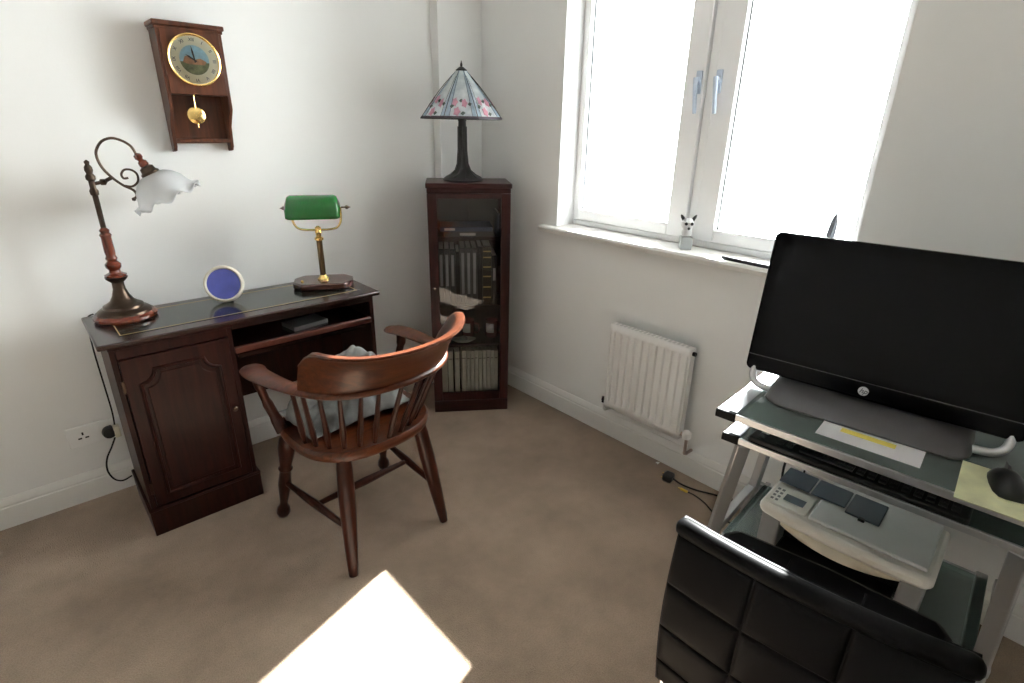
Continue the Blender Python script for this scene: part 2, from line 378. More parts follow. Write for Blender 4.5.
kb = MB(); kb.lathe([(.004, 0), (.004, .010), (.009, .014), (.010, .019), (.006, .023)], 16, T(.452 - DX, 2.022 - DY, .42, rx=PI/2)); kb.build('door_knob', ANTB, dr)
for z in (.60, .20): D('hinge', .138, .1475, 2.0195, 2.0225, z - .022, z + .022, ANTB, dr, .001)
# kneehole: right side panel, back panel, shelf, slide
D('side_panel', 1.045, 1.063, 2.035, 2.362, 0, .742)
D('kneehole_back', .494, 1.045, 2.342, 2.352, .30, .742)
D('kneehole_rail', .494, 1.045, 2.030, 2.050, .716, .742, MAHOGX)
D('pigeonhole_shelf', .494, 1.045, 2.045, 2.342, .628, .640, MAHOGX)
D('shelf_lip', .494, 1.045, 2.026, 2.046, .622, .646, wood('desk_edge_red', (.045, .012, .008), (.10, .028, .016), .3, axis=0), dk, .004)
D('writing_slide', .510, 1.030, 2.060, 2.335, .590, .606, MAHOGX)

# ------------------------------------------------------------------ wall clock
ck = thing('wall_clock', 'walnut pendulum wall clock with a round pictorial dial', 'clock', (.611, YW, 1.306))
cw = .104
B('back_board', -cw, cw, -.012, -.001, .03, .40, CLOCKW, ck, .001)
def side_profile(x0, x1):
    m = MB(); prof = [(-.001, .0), (-.030, .004), (-.042, .018), (-.046, .05), (-.052, .09), (-.075, .12), (-.098, .15), (-.098, .40), (-.001, .40)]
    m.loft([[(x, y, z) for y, z in prof] for x in (x0, x1)]); return m.build('side_board', CLOCKW, ck, .002)
side_profile(-cw, -cw + .012); side_profile(cw - .012, cw)
cor = B('cornice', -cw - .009, cw + .009, -.110, -.001, .408, .424, CLOCKW, ck, .004); B('cornice_step', -cw - .004, cw + .004, -.103, -.001, .398, .409, CLOCKW, cor, .003)
B('bottom_shelf', -cw + .012, cw - .012, -.045, -.012, .034, .046, CLOCKW, ck, .002)
B('dial_panel', -cw + .010, cw - .010, -.102, -.088, .196, .400, CLOCKW, ck, .002)
B('case_floor', -cw + .012, cw - .012, -.090, -.012, .196, .204, CLOCKW, ck)
dz = .308
rx90 = T(0, -.1022, dz, rx=PI/2)
dl = MB().lathe([(.001, .0), (.080, .0), (.080, .003), (.001, .003)], 40, rx90).build('dial', mat('cream_dial', (.90, .87, .68), .45, vary=.03), ck)
m = MB(); m.tube([(.081*math.cos(a), -.105, dz + .081*math.sin(a)) for a in [2*PI*k/40 for k in range(40)]], .0045, 8, closed=True); m.build('bezel', BRASS, ck)
def disc_seg(a0, a1, r, y, n=16): return [(r*math.cos(a0+(a1-a0)*k/n), r*math.sin(a0+(a1-a0)*k/n)) for k in range(n+1)]
MB().prism(disc_seg(rad(-8), rad(188), .047, 0), .003, .0036, rx90).build('dial_sky', mat('dial_blue', (.45, .72, .84), .5, vary=.15, scale=60), dl)
MB().prism(disc_seg(rad(188), rad(352), .047, 0), .003, .0036, rx90).build('dial_field', mat('dial_green', (.20, .23, .11), .5, vary=.4, scale=70), dl)
MB().prism([(-.038, -.008), (-.03, .010), (-.016, .014), (.0, .002), (.02, .006), (.038, -.004), (.03, -.014), (-.02, -.014)], .0036, .0040, rx90).build('dial_hill', mat('dial_rust', (.50, .26, .14), .5, vary=.3, scale=70), dl)
INK = mat('dial_ink', (.03, .03, .025), .5)
for k, s in enumerate(['XII', 'I', 'II', 'III', 'IIII', 'V', 'VI', 'VII', 'VIII', 'IX', 'X', 'XI']):
    a = PI/2 - k * PI/6
    text_mesh('numeral', s, .015, INK, dl, T(.064*math.cos(a), -.1055, dz + .064*math.sin(a), rx=PI/2) @ Matrix.Rotation(a - PI/2, 4, 'Z'))
for nm, ang, ln in (('minute_hand', 97, .045), ('hour_hand', 148, .032)):
    a = rad(ang); p = Vector((math.cos(a), math.sin(a))); q = Vector((-p.y, p.x))
    po = [tuple(p*ln), tuple(p*ln*.6 + q*.0028), tuple(-p*.008 + q*.002), tuple(-p*.008 - q*.002), tuple(p*ln*.6 - q*.0028)]
    MB().prism(po, .0045, .0055, rx90).build(nm, INK, dl)
MB().lathe([(.0755, 0), (.060, .004), (.035, .007), (.0005, .008)], 36, T(0, -.1055, dz, rx=PI/2), cap=False).build('dial_glass', glass('dial_glass', (1, 1, 1)), ck)
pb = MB(); pb.tube([(-.012, -.055, .20), (-.013, -.055, .135)], .0022, 8); rod = pb.build('pendulum_rod', BRASS, ck)
pb = MB(); pb.lathe([(.0005, -.006), (.020, -.005), (.030, 0), (.020, .005), (.0005, .006)], 28, T(-.013, -.055, .128, rx=PI/2)); pb.build('pendulum_bob', BRASS, ck)
pb = MB(); pb.tube([(-.013, -.055, .099), (-.013, -.055, .086)], [.003, .0015], 8); pb.build('pendulum_tip', BRASS, ck)

# ------------------------------------------------------------------ scroll desk lamp
l1 = thing('scroll_arm_lamp', 'antique brass desk lamp with scrolled arm and frilled glass shade', 'lamp', (.222, 2.268, .7617))
MB().lathe([(.001, 0), (.091, 0), (.096, .006), (.096, .015), (.088, .023), (.001, .023)], 36).build('wooden_base', REDW, l1)
MB().lathe([(.083, .022), (.081, .029), (.072, .036), (.063, .040), (.060, .048), (.050, .053), (.036, .064), (.026, .082), (.019, .105), (.018, .128), (.032, .142), (.034, .148), (.012, .152)], 32).build('brass_dome', ANTB, l1)
MB().lathe([(.012, .148), (.032, .150), (.033, .156), (.018, .164), (.016, .172), (.023, .182), (.024, .192), (.014, .204), (.018, .212), (.014, .222), (.016, .236), (.015, .284), (.018, .292), (.013, .300), (.015, .308), (.008, .316)], 24).build('turned_stem', REDW, l1)
MB().lathe([(.008, .310), (.0085, .420), (.012, .424), (.013, .436), (.009, .444), (.009, .466), (.014, .472), (.014, .482), (.009, .490), (.012, .500), (.011, .510), (.006, .518), (.008, .526), (.002, .532)], 20).build('brass_rod', ANTB, l1)
arm = [(.14,.544),(.13,.571),(.108,.589),(.081,.597),(.054,.588),(.036,.566),(.03,.546),(.033,.52),(.043,.496),(.061,.471),(.084,.448),(.108,.432),(.115,.414),(.104,.402)]
spi = [(.084,.448),(.108,.444),(.127,.459),(.129,.483),(.115,.497),(.096,.498),(.085,.484),(.089,.471),(.102,.472)]
sa = MB(); sa.tube(catmull([(x, 0, z) for x, z in arm], 5), .0042, 8); sa.tube(catmull([(x, 0, z) for x, z in spi], 5), .0036, 8)
sa.tube([(0, 0, .457), (.03, 0, .462), (.055, 0, .474)], .006, 8); sa.lathe([(.002, -.012), (.010, -.006), (.010, .006), (.002, .012)], 12, T(.03, 0, .462, ry=PI/2))
sa.lathe([(.0, -.007), (.006, -.004), (.006, .004), (.0, .007)], 10, T(.104, 0, .402)); sa.build('scroll_arm', ANTB, l1)
ax = Vector((.40, -.12, -.90)).normalized(); q = Vector((0, 0, -1)).rotation_difference(ax).to_matrix().to_4x4()
def ML(s): return Matrix.Translation(Vector((.140, 0, .546)) + ax * s) @ q
cup = MB(); cup.lathe([(.004, .004), (.012, -.002), (.013, -.012), (.008, -.020), (.014, -.026), (.015, -.038), (.010, -.044)], 20, ML(0)); cup.build('wooden_knob', REDW, l1)
cup = MB(); cup.lathe([(.010, -.040), (.022, -.046), (.024, -.058), (.030, -.064), (.030, -.076), (.022, -.080)], 24, ML(0)); cup.build('lamp_holder', ANTB, l1)
rings = []; seg = 72
for rr, h, fr in ((.026, -.070, 0), (.040, -.074, 0), (.060, -.086, 0), (.078, -.106, 0), (.088, -.130, 0), (.096, -.146, .25), (.106, -.156, .7), (.114, -.160, 1)):
    rings.append([tuple(ML(0) @ Vector((rr*(1+.03*fr*math.cos(9*a))*math.cos(a), rr*(1+.03*fr*math.cos(9*a))*math.sin(a), h + .010*fr*math.cos(9*a)))) for a in [2*PI*k/seg for k in range(seg)]])
def opal():
    m, N, L, b = principled('frosted_shade_glass')
    b.inputs['Base Color'].default_value = (.86, .87, .88, 1); b.inputs['Roughness'].default_value = .25
    tr = N.new('ShaderNodeBsdfTranslucent'); tr.inputs[0].default_value = (.85, .87, .89, 1); tp_ = N.new('ShaderNodeBsdfTransparent')
    m1 = N.new('ShaderNodeMixShader'); m1.inputs[0].default_value = .45; m2 = N.new('ShaderNodeMixShader'); m2.inputs[0].default_value = .22
    L.new(b.outputs[0], m1.inputs[1]); L.new(tr.outputs[0], m1.inputs[2]); L.new(m1.outputs[0], m2.inputs[1]); L.new(tp_.outputs[0], m2.inputs[2])
    L.new(m2.outputs[0], N['Material Output'].inputs[0]); return m
OPAL = opal()
MB().loft(rings, cap=False).build('frilled_shade', OPAL, l1, smooth=180, solid=.002)
MB().lathe([(.0, -.082), (.014, -.084), (.022, -.104), (.024, -.122), (.016, -.138), (.0, -.143)], 16, ML(0)).build('bulb', mat('bulb_glass', (.85, .85, .84), .2), l1)

# ------------------------------------------------------------------ banker's lamp
bl = thing('bankers_lamp', "brass banker's lamp with green glass shade on a wooden base", 'lamp', (.938, 2.225, .7617), rad(-27))
oc = [(-.122, -.035), (-.085, -.082), (.085, -.082), (.122, -.035), (.122, .035), (.085, .082), (-.085, .082), (-.122, .035)]
bs = MB(); bs.prism(oc, 0, .0275); bs.build('wooden_base', wood('lamp_base_wood', (.035, .012, .010), (.075, .025, .018), .25, axis=0, coat=.5), bl, .006)
MB().lathe([(.001, .025), (.024, .026), (.024, .032), (.018, .038), (.013, .048), (.001, .050)], 24).build('stem_collar', BRASS, bl)
MB().lathe([(.012, .045), (.012, .196), (.0105, .198)], 20).build('stem', mat('aged_brass', (.17, .12, .06), .3, 1.0), bl)
MB().lathe([(.010, .195), (.018, .198), (.018, .206), (.010, .212), (.011, .224), (.014, .230), (.011, .238), (.012, .250), (.004, .256)], 20).build('stem_top', BRASS, bl)
yk = MB(); yk.tube(catmull([(-.096, 0, .330), (-.096, 0, .300), (-.093, 0, .272), (-.080, 0, .250), (-.055, 0, .241), (0, 0, .239), (.055, 0, .241), (.080, 0, .250), (.093, 0, .272), (.096, 0, .300), (.096, 0, .330)], 5), .0045, 8); yk.build('yoke', BRASS, bl)
for s in (-1, 1):
    MB().lathe([(.003, 0), (.003, .016), (.008, .019), (.008, .026), (.003, .032), (.001, .038)], 12, T(s*.100, 0, .330, ry=s*PI/2)).build('end_knob', ANTB, bl)
def green_glass():
    m, N, L, b = principled('green_cased_glass')
    b.inputs['Base Color'].default_value = (.003, .14, .018, 1); b.inputs['Roughness'].default_value = .12; b.inputs['Coat Weight'].default_value = .6
    tr = N.new('ShaderNodeBsdfTranslucent'); tr.inputs[0].default_value = (.01, .55, .06, 1)
    m1 = N.new('ShaderNodeMixShader'); m1.inputs[0].default_value = .35
    L.new(b.outputs[0], m1.inputs[1]); L.new(tr.outputs[0], m1.inputs[2]); L.new(m1.outputs[0], N['Material Output'].inputs[0]); return m
rings = []; nx = 20
for i in range(nx + 1):
    u = -1 + 2*i/nx; x = .104 * u; e = max(0.0, (abs(u) - .82) / .18); sc = math.sqrt(max(.0, 1 - (e*.86)**2))
    rr = []
    for k in range(17):
        a = rad(-8 + (200) * k / 16)
        rr.append((x - .010, -.010 - .064*math.cos(a)*(.55 + .45*sc), .318 + .062*math.sin(a)*sc - (.016 if k in (0, 1) else 0)))
    rings.append(rr)
MB().loft(rings, cap=False, closed=False).build('green_shade', green_glass(), bl, smooth=180, solid=.004)
MB().lathe([(.002, -.05), (.016, -.045), (.016, .045), (.002, .05)], 12, T(0, 0, .325, ry=PI/2)).build('bulb', mat('bulb_glass', (.85, .85, .84), .2), bl)
MB().lathe([(.006, .026), (.006, .031), (.003, .034)], 12, T(-.085, -.03, 0)).build('switch_button', BRASS, bl)

# ------------------------------------------------------------------ round blue picture
pf = thing('round_photo_frame', 'round cream picture frame with a plain blue disc leaning on the desk', 'picture frame', (.550, 2.245, .7612), rad(-24))
tl = T(0, 0, .070, rx=rad(-14))
MB().lathe([(.058, .006), (.060, .012), (.063, .015), (.068, .012), (.071, .004), (.071, -.004), (.058, -.004)], 44, tl @ Matrix.Rotation(PI/2, 4, 'X'), cap=False).build('ring', mat('cream_ring', (.72, .67, .56), .35), pf)
MB().lathe([(.0005, .0), (.061, .0), (.061, .007), (.0005, .007)], 44, tl @ Matrix.Rotation(PI/2, 4, 'X')).build('blue_disc', mat('blue_card', (.060, .075, .36), .35, vary=.12, scale=30), pf)
B('prop', -.015, .015, .010, .050, .0, .05, BLACK, pf, .003)

# ------------------------------------------------------------------ papers in the desk pigeonhole
tag(place(B('paper_stack', -.075, .075, -.05, .05, 0, .016, mat('grey_paper', (.07, .075, .075), .8, vary=.1)), (.800, 2.135, .640), rad(8)), 'small pile of grey papers in the open desk pigeonhole', 'papers')

# ------------------------------------------------------------------ socket, plug, lamp cord
so = thing('double_socket', 'white double wall socket beside the writing desk', 'socket', (.052, YW, .278))
B('faceplate', -.092, .092, -.010, -.0005, -.043, .043, WHITE, so, .003)
for s in (-1, 1):
    for (x, z, w_, h_) in ((0, .022, .003, .006), (-.011, .004, .006, .003), (.011, .004, .006, .003)):
        B('pin_hole', s*.044 + x - w_, s*.044 + x + w_, -.0108, -.0098, z - h_ - .012, z + h_ - .012, BLACK, so)
    B('switch_rocker', s*.014 - .005, s*.014 + .005, -.0135, -.0098, .018, .034, WHITE, so, .001)
pg = thing('mains_plug', 'black round mains plug in the wall socket with cream tag', 'plug', (.088, YW - .0112, .272))
MB().lathe([(.001, 0), (.022, 0), (.024, .010), (.021, .030), (.012, .034)], 20, T(0, 0, 0, rx=PI/2)).build('plug_body', BLACK, pg)
B('cream_tag', .014, .034, -.036, -.004, -.024, .024, mat('cream_plastic', (.62, .58, .46), .5), pg, .004)
cd = MB(); cd.tube(catmull([(.140, 2.400, .756), (.118, 2.405, .735), (.112, 2.412, .62), (.113, 2.414, .48), (.114, 2.416, .36), (.110, 2.413, .3005)], 6), .0028, 8)
tag(cd.build('lamp_cord', RUBBER), 'black lamp cord hanging straight down to the wall plug', 'cord')
cd = MB(); cd.tube(catmull([(.100, 2.4135, .2455), (.082, 2.414, .21), (.057, 2.414, .165), (.048, 2.413, .115), (.060, 2.412, .070), (.085, 2.412, .050), (.118, 2.405, .062)], 6), .0032, 8)
tag(cd.build('looped_cord', RUBBER), 'black cord looping down from the wall plug beside the desk', 'cord')

# ------------------------------------------------------------------ bookcase
BKX, BKY, BKR = 1.580, 2.022, rad(-35.2)
bk = thing('bookcase', 'narrow mahogany bookcase with glazed door standing across the corner', 'bookcase', (BKX, BKY, 0), BKR)
bw, bd, bh = .193, .27, 1.172
B('side', -bw, -bw + .016, .018, bd, .062, 1.148, BOOKW, bk, .001); B('side', bw - .016, bw, .018, bd, .062, 1.148, BOOKW, bk, .001)
B('back', -bw + .016, bw - .016, bd - .008, bd, .062, 1.148, BOOKW, bk)
B('top', -bw - .005, bw + .005, -.006, bd, 1.150, bh, BOOKX, bk, .004)
B('top_rail', -bw, bw, .0, .018, 1.128, 1.150, BOOKX, bk, .002)
B('plinth', -bw, bw, -.002, bd, 0, .062, BOOKX, bk, .003)
B('case_floor', -bw + .016, bw - .016, .018, bd - .008, .062, .082, BOOKX, bk)
SHZ = (.922, .578, .372)
for z in SHZ: B('shelf', -bw + .016, bw - .016, .030, bd - .008, z - .016, z, BOOKX, bk, .001)
bdoor = MB(); bdoor.box(-bw, -bw + .044, 0, .018, .066, 1.126); bdoor.box(bw - .044, bw, 0, .018, .066, 1.126)
bdoor.box(-bw + .044, bw - .044, 0, .018, 1.104, 1.126); bdoor.box(-bw + .044, bw - .044, 0, .018, .066, .110)
bdo = bdoor.build('door', BOOKW, bk, .002)
B('door_glass', -bw + .042, bw - .042, .008, .011, .108, 1.106, CASEGL, bdo)
MB().lathe([(.003, 0), (.003, .008), (.008, .012), (.008, .017), (.004, .020)], 14, T(-bw + .02, 0, .68, rx=PI/2)).build('door_knob', ANTB, bdo)

def in_case(o, x, y, z, rz=0.0):       # bookcase frame -> room
    c, s = math.cos(BKR), math.sin(BKR)
    o.location = (BKX + x*c - y*s, BKY + x*s + y*c, z); o.rotation_euler = (0, 0, BKR + rz); return o
def book(label, x, z, w_, h_, d_, col, group, y=.045, rz=0, bands=None, spine_label=None, lean=0):
    b = thing('book', label, 'book', group=group); in_case(b, x, y, z, rz)
    cm = mat('cover_%02d_%02d_%02d' % tuple(int(c*100) for c in col), col, .55, vary=.12, scale=40)
    MB().box(-w_/2, w_/2, 0, d_, 0, h_).build('cover', cm, b, .002)
    B('pages', -w_/2 + .003, w_/2 - .003, .006, d_ + .0005, .003, h_ + .0004, PAPER, b)
    if bands:
        for k in bands: B('gold_band', -w_/2 + .002, w_/2 - .002, -.0008, .001, h_*k, h_*k + .006, GOLD, b)
    if spine_label: B('spine_title', -w_/2 + w_*.25, w_/2 - w_*.25, -.0008, .001, h_*spine_label[0], h_*spine_label[1], mat('title_grey', (.42, .43, .45), .6), b)
    return b
G2 = 'books standing on the second shelf'
z2 = SHZ[1]; xx = -.150
specs = [(.026, .285, (.075, .083, .09), None, (.35, .9)), (.026, .285, (.08, .085, .095), None, (.35, .9)), (.026, .283, (.07, .078, .088), None, (.35, .9)), (.020, .27, (.012, .012, .014), None, None),
         (.027, .288, (.09, .095, .10), None, (.2, .92)), (.027, .288, (.085, .092, .10), None, (.2, .92)), (.027, .288, (.09, .096, .10), None, (.2, .92)), (.024, .295, (.010, .010, .012), None, None),
         (.042, .298, (.035, .030, .022), (.12, .30, .48, .64, .80, .9), None), (.026, .25, (.03, .032, .04), None, (.5, .75))]
names2 = ['leftmost grey book on the bookcase second shelf', 'grey book second from left on the second shelf', 'grey book third from left on the second shelf', 'thin black book between the two grey sets',
          'first grey volume right of the thin black book', 'middle volume of the right hand grey set', 'last grey volume left of the thick black book', 'black book just left of the gold banded spine', 'thick dark book with gold bands across its spine', 'shorter dark book at the right end of the second shelf']
for (w_, h_, c, bd_, sl), lb in zip(specs, names2):
    book(lb, xx + w_/2, z2, w_, h_, .17, c, G2, bands=bd_, spine_label=sl); xx += w_ + .0015
G4 = 'cream files on the bottom shelf'
xx = -.150; gaps = {1: .006, 2: .006, 3: .012}
cream = [(.030, .0), (.026, .0), (.024, .006), (.024, .008)] + [(.0178, .0)] * 8
for k, (w_, gp) in enumerate(cream):
    h_ = .244 + (.003 if k % 3 == 0 else 0)
    xx += gp
    b = thing('magazine_file', '%s cream file from the left on the bookcase bottom shelf' % ORD[k], 'file', group=G4); in_case(b, xx + w_/2, .045, .082)
    MB().box(-w_/2, w_/2, 0, .19, 0, h_).build('cover', mat('cream_board_%d' % (k % 3), [(.80, .77, .66), (.74, .72, .62), (.84, .81, .70)][k % 3], .7, vary=.1, scale=20), b, .0025)
    B('spine_line', -w_/2 + .003, w_/2 - .003, -.0008, .001, h_*.82, h_*.84, mat('file_line', (.25, .22, .18), .7), b)
    xx += w_ + .0030
# top shelf: flat books and two dark boxes behind
def flat_book(label, z, w_, d_, h_, col, x=0, y=.04, rz=0, title=None):
    b = thing('book', label, 'book', group='books lying on the top shelf'); in_case(b, x, y, z, rz)
    MB().box(-w_/2, w_/2, 0, d_, 0, h_).build('cover', mat('flat_%02d_%02d_%02d' % tuple(int(c*100) for c in col), col, .4, vary=.1), b, .0015)
    B('pages', -w_/2 + .003, w_/2 + .0004, .003, d_ - .003, .003, h_ - .003, PAPER, b)
    if title: B('spine_title', title[0], title[1], -.0008, .001, h_*.25, h_*.75, PAPER, b)
flat_book('bottom flat book with white title on the top shelf', SHZ[0], .24, .18, .024, (.03, .03, .035), title=(-.045, .030))
flat_book('blue flat book lying uppermost on the top shelf', SHZ[0] + .024, .25, .17, .022, (.025, .055, .13), x=-.012, y=.042, title=(-.105, -.055))
tag(in_case(B('storage_box', -.074, .074, 0, .016, 0, .165, mat('charcoal_card', (.020, .021, .022), .5)), -.070, .236, SHZ[0]), 'charcoal upright box at the left back of the top shelf', 'box', 'dark boxes on the top shelf')
tag(in_case(B('storage_box', -.074, .074, 0, .016, 0, .165, mat('olive_card', (.028, .026, .014), .5)), .082, .236, SHZ[0]), 'dark olive upright box at the right back of the top shelf', 'box', 'dark boxes on the top shelf')
db = book('slim blue-grey booklet standing at the right end of the top shelf', .140, SHZ[0], .012, .11, .15, (.06, .075, .09), 'books on the top shelf', y=.05)
# third shelf: mugs, dish, jar
def mug(x, y, label, zz=SHZ[2]):
    g_ = thing('mug', label, 'mug', group='mugs on the third shelf'); in_case(g_, x, y, zz, rad(-20))
    MB().lathe([(.001, .0), (.030, .0), (.034, .006), (.035, .092), (.0325, .092), (.031, .008), (.001, .006)], 24, cap=False).build('cup', mat('dark_red_glaze', (.10, .012, .014), .2), g_)
    MB().tube(catmull([(.034, 0, .075), (.054, 0, .072), (.060, 0, .048), (.052, 0, .026), (.034, 0, .022)], 5), .0045, 8).build('handle', mat('dark_red_glaze', (.1, .012, .014), .2), g_)
    m = MB(); m.loft([[(.0356*math.cos(rad(-90 + a)), .0356*math.sin(rad(-90 + a)), z) for a in range(-38, 39, 6)] for z in (.03, .08)], cap=False, closed=False)
    m.build('white_badge', PAPER, g_, solid=.0008)
mug(-.005, .150, 'dark red mug with white badge near the middle of the third shelf')
mug(.118, .140, 'dark red mug with white badge at the right end of the third shelf')
dish = thing('trinket_dish', 'small oval white dish on the bookcase third shelf', 'dish'); in_case(dish, -.035, .066, SHZ[2])
MB().lathe([(.001, .0), (.030, .0), (.052, .014), (.055, .018), (.051, .018), (.030, .005), (.001, .004)], 28, Matrix.Diagonal((1.2, .55, 1, 1)), cap=False).build('bowl', mat('pale_ceramic', (.52, .52, .48), .3), dish)
MB().lathe([(.001, .004), (.016, .006), (.018, .020), (.008, .032), (.001, .034)], 14, Matrix.Diagonal((1.2, .6, 1, 1))).build('trinket', mat('grey_metal', (.3, .3, .31), .4, .5), dish)
tag(in_case(MB().lathe([(.001, 0), (.020, 0), (.021, .06), (.012, .075), (.012, .085), (.001, .086)], 18).build('small_jar', mat('pale_grey_jar', (.40, .40, .39), .35)), -.120, .070, SHZ[2]), 'small pale jar at the left end of the third shelf', 'jar')

# ------------------------------------------------------------------ stained glass lamp on the bookcase
tf = thing('stained_glass_lamp', 'stained glass table lamp with pink flowers on top of the bookcase', 'lamp', (1.642, 2.148, 1.1722), rad(-39))
MB().lathe([(.001, 0), (.093, 0), (.096, .005), (.088, .014), (.060, .026), (.038, .044), (.026, .072), (.021, .110), (.019, .18), (.018, .262), (.022, .270), (.020, .285), (.008, .292)], 30).build('bronze_base', BRONZE, tf)
m = MB()
for k in range(9):
    a = 2*PI*k/9; m.tube([(.088*math.cos(a), .088*math.sin(a), .013), (.060*math.cos(a+.1), .060*math.sin(a+.1), .027), (.037*math.cos(a+.2), .037*math.sin(a+.2), .046), (.0255*math.cos(a+.3), .0255*math.sin(a+.3), .076), (.020*math.cos(a+.4), .020*math.sin(a+.4), .14), (.0185*math.cos(a+.5), .0185*math.sin(a+.5), .24)], .0035, 6)
m.build('bronze_ribs', BRONZE, tf)
MB().lathe([(.003, .285), (.003, .478), (.012, .480), (.024, .470), (.026, .474), (.010, .486), (.004, .488), (.006, .494), (.004, .500), (.001, .512)], 16).build('cap_finial', BRONZE, tf)
def stained(name, col):
    m, N, L, b = principled(name)
    tc = N.new('ShaderNodeTexCoord'); nz = N.new('ShaderNodeTexNoise'); nz.inputs['Scale'].default_value = 26; nz.inputs['Detail'].default_value = 3; L.new(tc.outputs['Object'], nz.inputs['Vector'])
    rp = N.new('ShaderNodeValToRGB'); L.new(nz.outputs['Fac'], rp.inputs[0]); rp.color_ramp.elements[0].position = .3; rp.color_ramp.elements[1].position = .7
    rp.color_ramp.elements[0].color = (*[c*.8 for c in col], 1); rp.color_ramp.elements[1].color = (*[min(1, c*1.15) for c in col], 1)
    L.new(rp.outputs[0], b.inputs['Base Color']); b.inputs['Roughness'].default_value = .15
    tr = N.new('ShaderNodeBsdfTranslucent'); L.new(rp.outputs[0], tr.inputs[0])
    m1 = N.new('ShaderNodeMixShader'); m1.inputs[0].default_value = .6
    L.new(b.outputs[0], m1.inputs[1]); L.new(tr.outputs[0], m1.inputs[2]); L.new(m1.outputs[0], N['Material Output'].inputs[0]); return m
SG_B = stained('pale_blue_glass', (.84, .90, .92)); SG_S = stained('blue_grey_glass', (.55, .66, .74)); SG_P = stained('pink_glass', (.80, .46, .56)); SG_G = stained('green_glass', (.16, .20, .17)); SG_E = stained('mauve_glass', (.14, .12, .14))
LEAD = mat('lead_came', (.05, .05, .05), .5, .6)
Rb, Rt, zb_, zt_ = .196, .020, .272, .474
def corner(k, t, rs=1.0):            # t: 0 bottom .. 1 top
    a = rad(22.5 + 45*k); rr = Rb + (Rt - Rb)*t; return Vector((rr*math.cos(a), rr*math.sin(a), zb_ + (zt_ - zb_)*t + .012*math.sin(PI*t)))
def facept(k, u, t): return corner(k, t).lerp(corner(k + 1, t), u)
def patch(k, poly, off=0.0):
    n = (facept(k, 1, 0) - facept(k, 0, 0)).cross(facept(k, .5, 1) - facept(k, .5, 0)).normalized()
    return [tuple(facept(k, u, t) + n*off) for u, t in poly]
for k in range(8):
    def piece(nm, poly, m_, off=0.0):
        mb = MB(); mb.add(patch(k, poly, off), [tuple(range(len(poly)))]); return mb.build(nm, m_, tf, smooth=0, solid=.0025)
    cl = piece('glass_panel', [(.16, .0), (.84, .0), (.84, .97), (.16, .97)], SG_B)
    piece('seam_glass', [(.02, 0), (.15, 0), (.15, .97), (.02, .97)], SG_S); piece('seam_glass', [(.85, 0), (.98, 0), (.98, .97), (.85, .97)], SG_S)
    mb = MB(); mb.tube([facept(k, 0, t/6) for t in range(7)], .0014, 6); mb.tube([facept(k, .155, t/6) for t in range(6)], .0008, 6); mb.tube([facept(k, .845, t/6) for t in range(6)], .0008, 6)
    mb.tube([facept(k, u/4, 0) for u in range(5)], .0026, 6); mb.build('lead_came', LEAD, tf)
    rnd = random.Random(k*5 + 3)
    for (fu, ft) in ((.30, .30), (.36, .13), (.66, .26)):
        fu += rnd.uniform(-.04, .04); ft += rnd.uniform(-.03, .03)
        pts_ = []
        for q_ in range(15):
            a = 2*PI*q_/15; rr = .072 + .018*math.cos(5*a); pts_.append((max(.01, min(.99, fu + rr*1.35*math.cos(a)*(1 if ft < .5 else 1.3))), max(.005, ft + rr*.95*math.sin(a))))
        piece('flower', pts_, SG_P, .0022)
    for (fu, ft) in ((.50, .30), (.82, .24), (.56, .08), (.18, .20)):
        piece('leaf', [(fu - .07, ft), (fu, ft + .035), (fu + .08, ft + .01), (fu, ft - .03)], SG_G, .0018)
    mb = MB(); mb.add(patch(k, [(.0, .0), (1, .0), (1, .035), (.0, .035)], .001), [(0, 1, 2, 3)]); mb.build('border_glass', SG_E, tf, smooth=0, solid=.0025)
MB().lathe([(.0, .40), (.014, .395), (.024, .37), (.020, .34), (.012, .32), (.012, .30)], 14).build('bulb', mat('bulb_glass', (.85, .85, .84), .2), tf)

# ------------------------------------------------------------------ oak captain's chair
ch = thing('captains_chair', 'oak captains chair with curved back rail and turned spindles at the desk', 'chair', (.752, 1.630, 0), rad(3.5))
# seat
def seat_outline(s=1.0, n=40):
    o = []
    for k in range(n):
        a = 2*PI*k/n; c, s_ = math.cos(a), math.sin(a)
        e = .62 if s_ > 0 else .8
        x = .245*s*math.copysign(abs(c)**e, c); y = (.215 if s_ > 0 else .225)*s*math.copysign(abs(s_)**e, s_)
        o.append((x, y))
    return o
rings = []
for s, z in ((.93, .405), (.985, .411), (1.0, .424), (1.0, .436), (.97, .445), (.86, .441), (.55, .428), (.2, .426)):
    rings.append([(x, y, z) for x, y in seat_outline(s)])
MB().loft(rings).build('seat', OAK, ch, smooth=50)
def leg(p0, p1, prof):
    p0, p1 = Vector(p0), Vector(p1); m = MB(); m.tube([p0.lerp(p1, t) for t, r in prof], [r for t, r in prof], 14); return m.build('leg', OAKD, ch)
rear = [(0, .023), (.08, .026), (.3, .028), (.5, .026), (.75, .022), (.9, .0185), (.97, .016), (1, .015)]
front = [(0, .022), (.06, .024), (.10, .018), (.13, .027), (.22, .031), (.33, .026), (.42, .020), (.45, .026), (.48, .020), (.62, .024), (.72, .020), (.82, .015), (.86, .014), (.90, .022), (.95, .026), (.99, .020), (1, .016)]
for sx in (-1, 1):
    leg((sx*.150, -.165, .415), (sx*.195, -.232, 0), rear)
    leg((sx*.190, .150, .415), (sx*.228, .228, 0), front)
zs = .165
for sx in (-1, 1):
    m = MB(); p0, p1 = Vector((sx*.213, .197, zs)), Vector((sx*.177, -.205, zs)); m.tube([p0.lerp(p1, t/8) for t in range(9)], [.009, .0105, .012, .014, .0155, .014, .012, .0105, .009], 10); m.build('stretcher', OAKD, ch)
